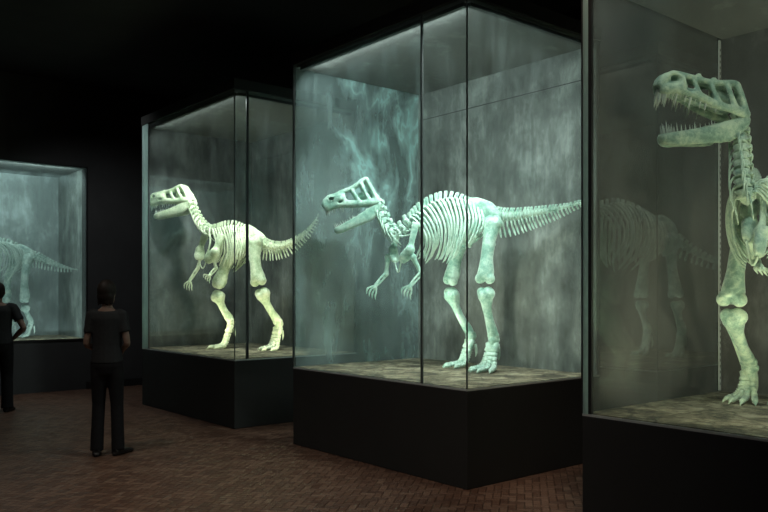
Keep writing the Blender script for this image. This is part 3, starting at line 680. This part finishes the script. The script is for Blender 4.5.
# ------------------------------------------------------------------ visitors
def make_person(loc, rz, label, height, hair='bob', pose='front', bulk=1.0, name='person'):
    root = empty('person', loc, rz, label, 'person', None)
    k = height/1.68; b = bulk
    skin = MT['skin']; sh_ = MT['tee']; tr = MT['trousers']
    V = lambda x, y, z: Vector((x*k*b, y*k*b, z*k))
    if pose == 'front':
        arms = {-1: [(-.165, 0, 1.345), (-.215, -.03, 1.075), (-.13, .19, .99)], 1: [(.165, 0, 1.345), (.225, -.03, 1.08), (.14, .2, 1.0)]}
        legs = {-1: [(-.085, 0, .88), (-.095, .02, .49), (-.105, -.03, .085)], 1: [(.085, 0, .88), (.105, .02, .49), (.125, -.02, .085)]}
        toe = {-1: (-.15, 1), 1: (.5, .85)}
        head_turn = 0.35
    else:
        arms = {-1: [(-.175, 0, 1.345), (-.24, -.02, 1.08), (-.16, .17, .97)], 1: [(.175, 0, 1.345), (.3, -.06, 1.09), (.175, .07, .95)]}
        legs = {-1: [(-.085, 0, .88), (-.1, .02, .49), (-.11, -.03, .085)], 1: [(.085, 0, .88), (.1, .02, .49), (.11, -.02, .085)]}
        toe = {-1: (-.25, .97), 1: (.3, .95)}
        head_turn = 0.0
    torso = [(0, 0, .82), (0, 0, .9), (0, .005, 1.05), (0, .01, 1.2), (0, 0, 1.32), (0, -.005, 1.385), (0, -.005, 1.42)]
    ta = [.14, .165, .132, .15, .165, .115, .06]; tasp = [.72, .7, .7, .72, .62, .6, .9]
    hm = Matrix.Rotation(-head_turn, 3, 'Z')
    hc = Vector((0, .02, 1.555))
    def H(x, y, z): v = hm @ Vector((x, y, z)); return V(hc.x+v.x, hc.y+v.y, hc.z+v.z)
    bm = bmesh.new()
    tube(bm, [V(*p) for p in torso], [a*k*b for a in ta], 18, 4, ref=(0, 1, 0), asp=tasp)
    tube(bm, [V(0, -.01, 1.37), V(0, .0, 1.44), V(0, .015, 1.5)], [.062*k, .05*k, .05*k], 14, 3)
    ball(bm, H(0, 0, 0.015), (.074*k, .092*k, .1*k), 20, hm)
    ball(bm, H(0, .028, -.055), (.054*k, .06*k, .065*k), 16, hm)
    tube(bm, [H(0, .085, .02), H(0, .108, -.022), H(0, .088, -.032)], [.009*k, .014*k, .011*k], 8, 2)
    for s in (-1, 1):
        ball(bm, H(.076*s, -.008, -.005), (.011*k, .022*k, .032*k), 10, hm)
        ball(bm, H(.03*s, .078, .012), (.013*k, .01*k, .009*k), 8, hm)
        a = [V(*p) for p in arms[s]]
        tube(bm, [a[0]+V(-.05*s, 0, .02), a[0], a[0].lerp(a[1], .5), a[1], a[1].lerp(a[2], .35), a[2]], [.05*k*b, .05*k*b, .043*k*b, .036*k*b, .037*k*b, .025*k*b], 12, 3)
        l = [V(*p) for p in legs[s]]
        tube(bm, [l[0]+V(0, 0, .04), l[0].lerp(l[1], .3), l[1], l[1].lerp(l[2], .35)+V(0, -.005, 0), l[2]], [.08*k*b, .076*k*b, .05*k*b, .05*k*b, .034*k*b], 14, 4)
        tx = Vector((toe[s][0], toe[s][1], 0)).normalized()
        tube(bm, [l[2]-tx*.01-ZU*.03, l[2]+tx*.06-ZU*.04, l[2]+tx*.14-ZU*.052], [.024*k, .024*k, .018*k], 12, 3)
        # hand: palm, four bent fingers, thumb
        w = a[2]; d = (a[2]-a[1]).normalized(); inn = Vector((-s, 0, 0)); inn = (inn-d*inn.dot(d)).normalized(); up = d.cross(inn)*(1 if s > 0 else -1)
        if up.z < 0: up = -up
        tube(bm, [w-d*.01, w+d*.04*k, w+d*.085*k], [.024*k, .036*k, .034*k], 10, 3, ref=inn, asp=.45)
        for q, fl in enumerate((.068, .076, .07, .055)):
            o = w+d*.08*k+up*(.024-.016*q)*k
            tube(bm, [o, o+d*fl*.45*k+inn*.006, o+d*fl*.78*k+inn*.022*k, o+d*fl*.85*k+inn*.042*k], [.0092*k, .0088*k, .008*k, .006*k], 8, 2)
        o = w+d*.028*k+up*.026*k
        tube(bm, [o, o+d*.03*k+up*.022*k+inn*.012, o+d*.058*k+up*.022*k+inn*.026*k], [.013*k, .0105*k, .008*k], 8, 2)
    obj('body', blended(bm, 'body', .0075, 3), skin, root)
    # shirt
    bm = bmesh.new()
    tube(bm, [V(*p) for p in [(0, 0, .885)]+torso[2:6]+[(0, -.008, 1.4)]], [.178*k*b, .158*k*b, .168*k*b, .18*k*b, .13*k*b, .075*k*b], 20, 4, ref=(0, 1, 0), asp=[.74, .76, .76, .68, .68, .85])
    for s in (-1, 1):
        a = [V(*p) for p in arms[s]]
        tube(bm, [a[0]+V(-.06*s, 0, .01), a[0]+V(0, 0, .004), a[0].lerp(a[1], .35), a[0].lerp(a[1], .62)], [.058*k*b, .064*k*b, .06*k*b, .062*k*b], 14, 3)
    obj('shirt', blended(bm, 'shirt', .009, 4), sh_, root)
    # trousers
    bm = bmesh.new()
    tube(bm, [V(0, 0, .78), V(0, 0, .86), V(0, 0, .93), V(0, .003, .99)], [.135*k*b, .172*k*b, .165*k*b, .148*k*b], 20, 4, ref=(0, 1, 0), asp=[.8, .74, .74, .74])
    for s in (-1, 1):
        l = [V(*p) for p in legs[s]]
        tube(bm, [l[0]+V(0, 0, .03), l[0].lerp(l[1], .3), l[1], l[1].lerp(l[2], .5), l[2]-ZU*.035*k], [.096*k*b, .094*k*b, .072*k*b, .07*k*b, .074*k*b], 16, 4)
    obj('trousers', blended(bm, 'trousers', .009, 3), tr, root)
    for s in (-1, 1):
        l = [V(*p) for p in legs[s]]; tx = Vector((toe[s][0], toe[s][1], 0)).normalized(); an = Vector((l[2].x, l[2].y, 0))
        bm = bmesh.new()
        tube(bm, [an-tx*.055+ZU*.04, an+ZU*.042, an+tx*.08+ZU*.036, an+tx*.17+ZU*.026, an+tx*.205+ZU*.02], [.038*k, .041*k, .043*k, .036*k, .016*k], 12, 4, ref=ZU, asp=[1.05, 1.0, .8, .62, .8])
        tube(bm, [an+ZU*.04, an+ZU*.1*k], [.044*k, .046*k], 12)
        tube(bm, [an-tx*.045+ZU*.035, an-tx*.04+ZU*.004], [.03*k, .026*k], 10)
        for v in bm.verts: v.co.z = max(v.co.z, .004)
        me = blended(bm, 'shoe', .007, 3)
        z0 = min(v.co.z for v in me.vertices)
        for v in me.vertices: v.co.z -= z0-0.0005
        obj('shoe', me, MT['shoe'], root)
    bm = bmesh.new()
    ball(bm, H(0, -.018, .032), (.086*k, .1*k, .104*k), 20, hm)
    if hair == 'bob':
        rn = random.Random(5)
        ball(bm, H(0, -.05, -.02), (.078*k, .065*k, .085*k), 16, hm)
        for q in range(16):
            an = PI*(.08+.84*q/15); x, y = math.cos(an)*.078, -math.sin(an)*.075-.012
            z = -.07-.05*rn.random()
            tube(bm, [H(x*.9, y*.9, .03), H(x*1.05, y*1.05, -.03), H(x*(1.05+.18*rn.random()), y*1.1, z)], [.024*k, .02*k, .006*k], 8, 3)
    else:
        ball(bm, H(0, -.03, -.005), (.082*k, .08*k, .09*k), 16, hm)
    me = blended(bm, 'hair', .008, 2)
    obj('hair', me, MT['hair'], root)
    return root
MT['skin'] = mat_plain('skin', (0.25, 0.165, 0.125), 0.55, 0.3, vary=0.06)
MT['tee'] = mat_plain('black_cotton', (0.03, 0.032, 0.033), 0.85, 0.15, vary=0.12, sc=30)
MT['trousers'] = mat_plain('black_denim', (0.014, 0.014, 0.015), 0.85, 0.15, vary=0.15, sc=30)
MT['shoe'] = mat_plain('black_leather', (0.014, 0.013, 0.013), 0.45, 0.4, vary=0.1)
MT['hair'] = mat_plain('dark_brown_hair', (0.018, 0.013, 0.010), 0.6, 0.3, vary=0.3, sc=40)
pw = P(107, 455, 7.56)
make_person(Vector((pw.x, pw.y, 0)), math.radians(8), 'woman seen from behind in dark tee and black bootcut trousers, standing on open floor', 1.68, 'bob', 'front', 0.85)
pw = P(-2, 412, 10.3)
make_person(Vector((pw.x, pw.y, 0)), math.radians(20), 'person in black tee at the left edge, hand on hip before the wall case', 1.70, 'short', 'hip', 1.02)

# ------------------------------------------------------------------ hall lights and added fill spots
WARM = (1.0, 0.8, 0.62)
spot('hall_and_fill_spot', (-0.9, 4.2, 4.9), (-1.0, 4.9, 0), 170, WARM, 80)
spot('hall_and_fill_spot', (-3.3, 6.0, 4.9), (-3.2, 6.8, 0), 120, (1, .88, .76), 75)
spot('hall_and_fill_spot', (1.2, 4.6, 4.9), (1.75, 6.4, 0), 190, WARM, 36)
spot('hall_and_fill_spot', (-4.4, 10.0, 4.9), (-4.0, 12.4, 0.8), 120, (.95, .97, 1), 95)  # fill added to lift the dark back wall
spot('hall_and_fill_spot', (-2.4, 2.2, 4.9), (0.2, 6.5, 0.5), 120, (.95, .97, 1), 70)  # fill added to lift the plinth faces
w = bpy.data.worlds.new('World'); S.world = w; w.use_nodes = True
w.node_tree.nodes['Background'].inputs[0].default_value = (0.5, 0.55, 0.55, 1)
w.node_tree.nodes['Background'].inputs[1].default_value = 0.012

# ------------------------------------------------------------------ camera
cam = bpy.data.cameras.new('Camera'); co = bpy.data.objects.new('Camera', cam); COL.objects.link(co)
co.location = (0, 0, EYE); co.rotation_euler = (PI/2, 0, 0)
cam.sensor_fit = 'HORIZONTAL'; cam.sensor_width = 36; cam.lens = F_PX/768*36
cam.shift_x = 0; cam.shift_y = (HOR-256)/768; cam.clip_start = 0.05; cam.clip_end = 100
S.camera = co
S.cycles.transparent_max_bounces = 48
S.cycles.max_bounces = 8
S.view_settings.view_transform = 'Standard'; S.view_settings.look = 'None'
S.view_settings.exposure = 0.0; S.view_settings.gamma = 1.0; S.view_settings.use_curve_mapping = False
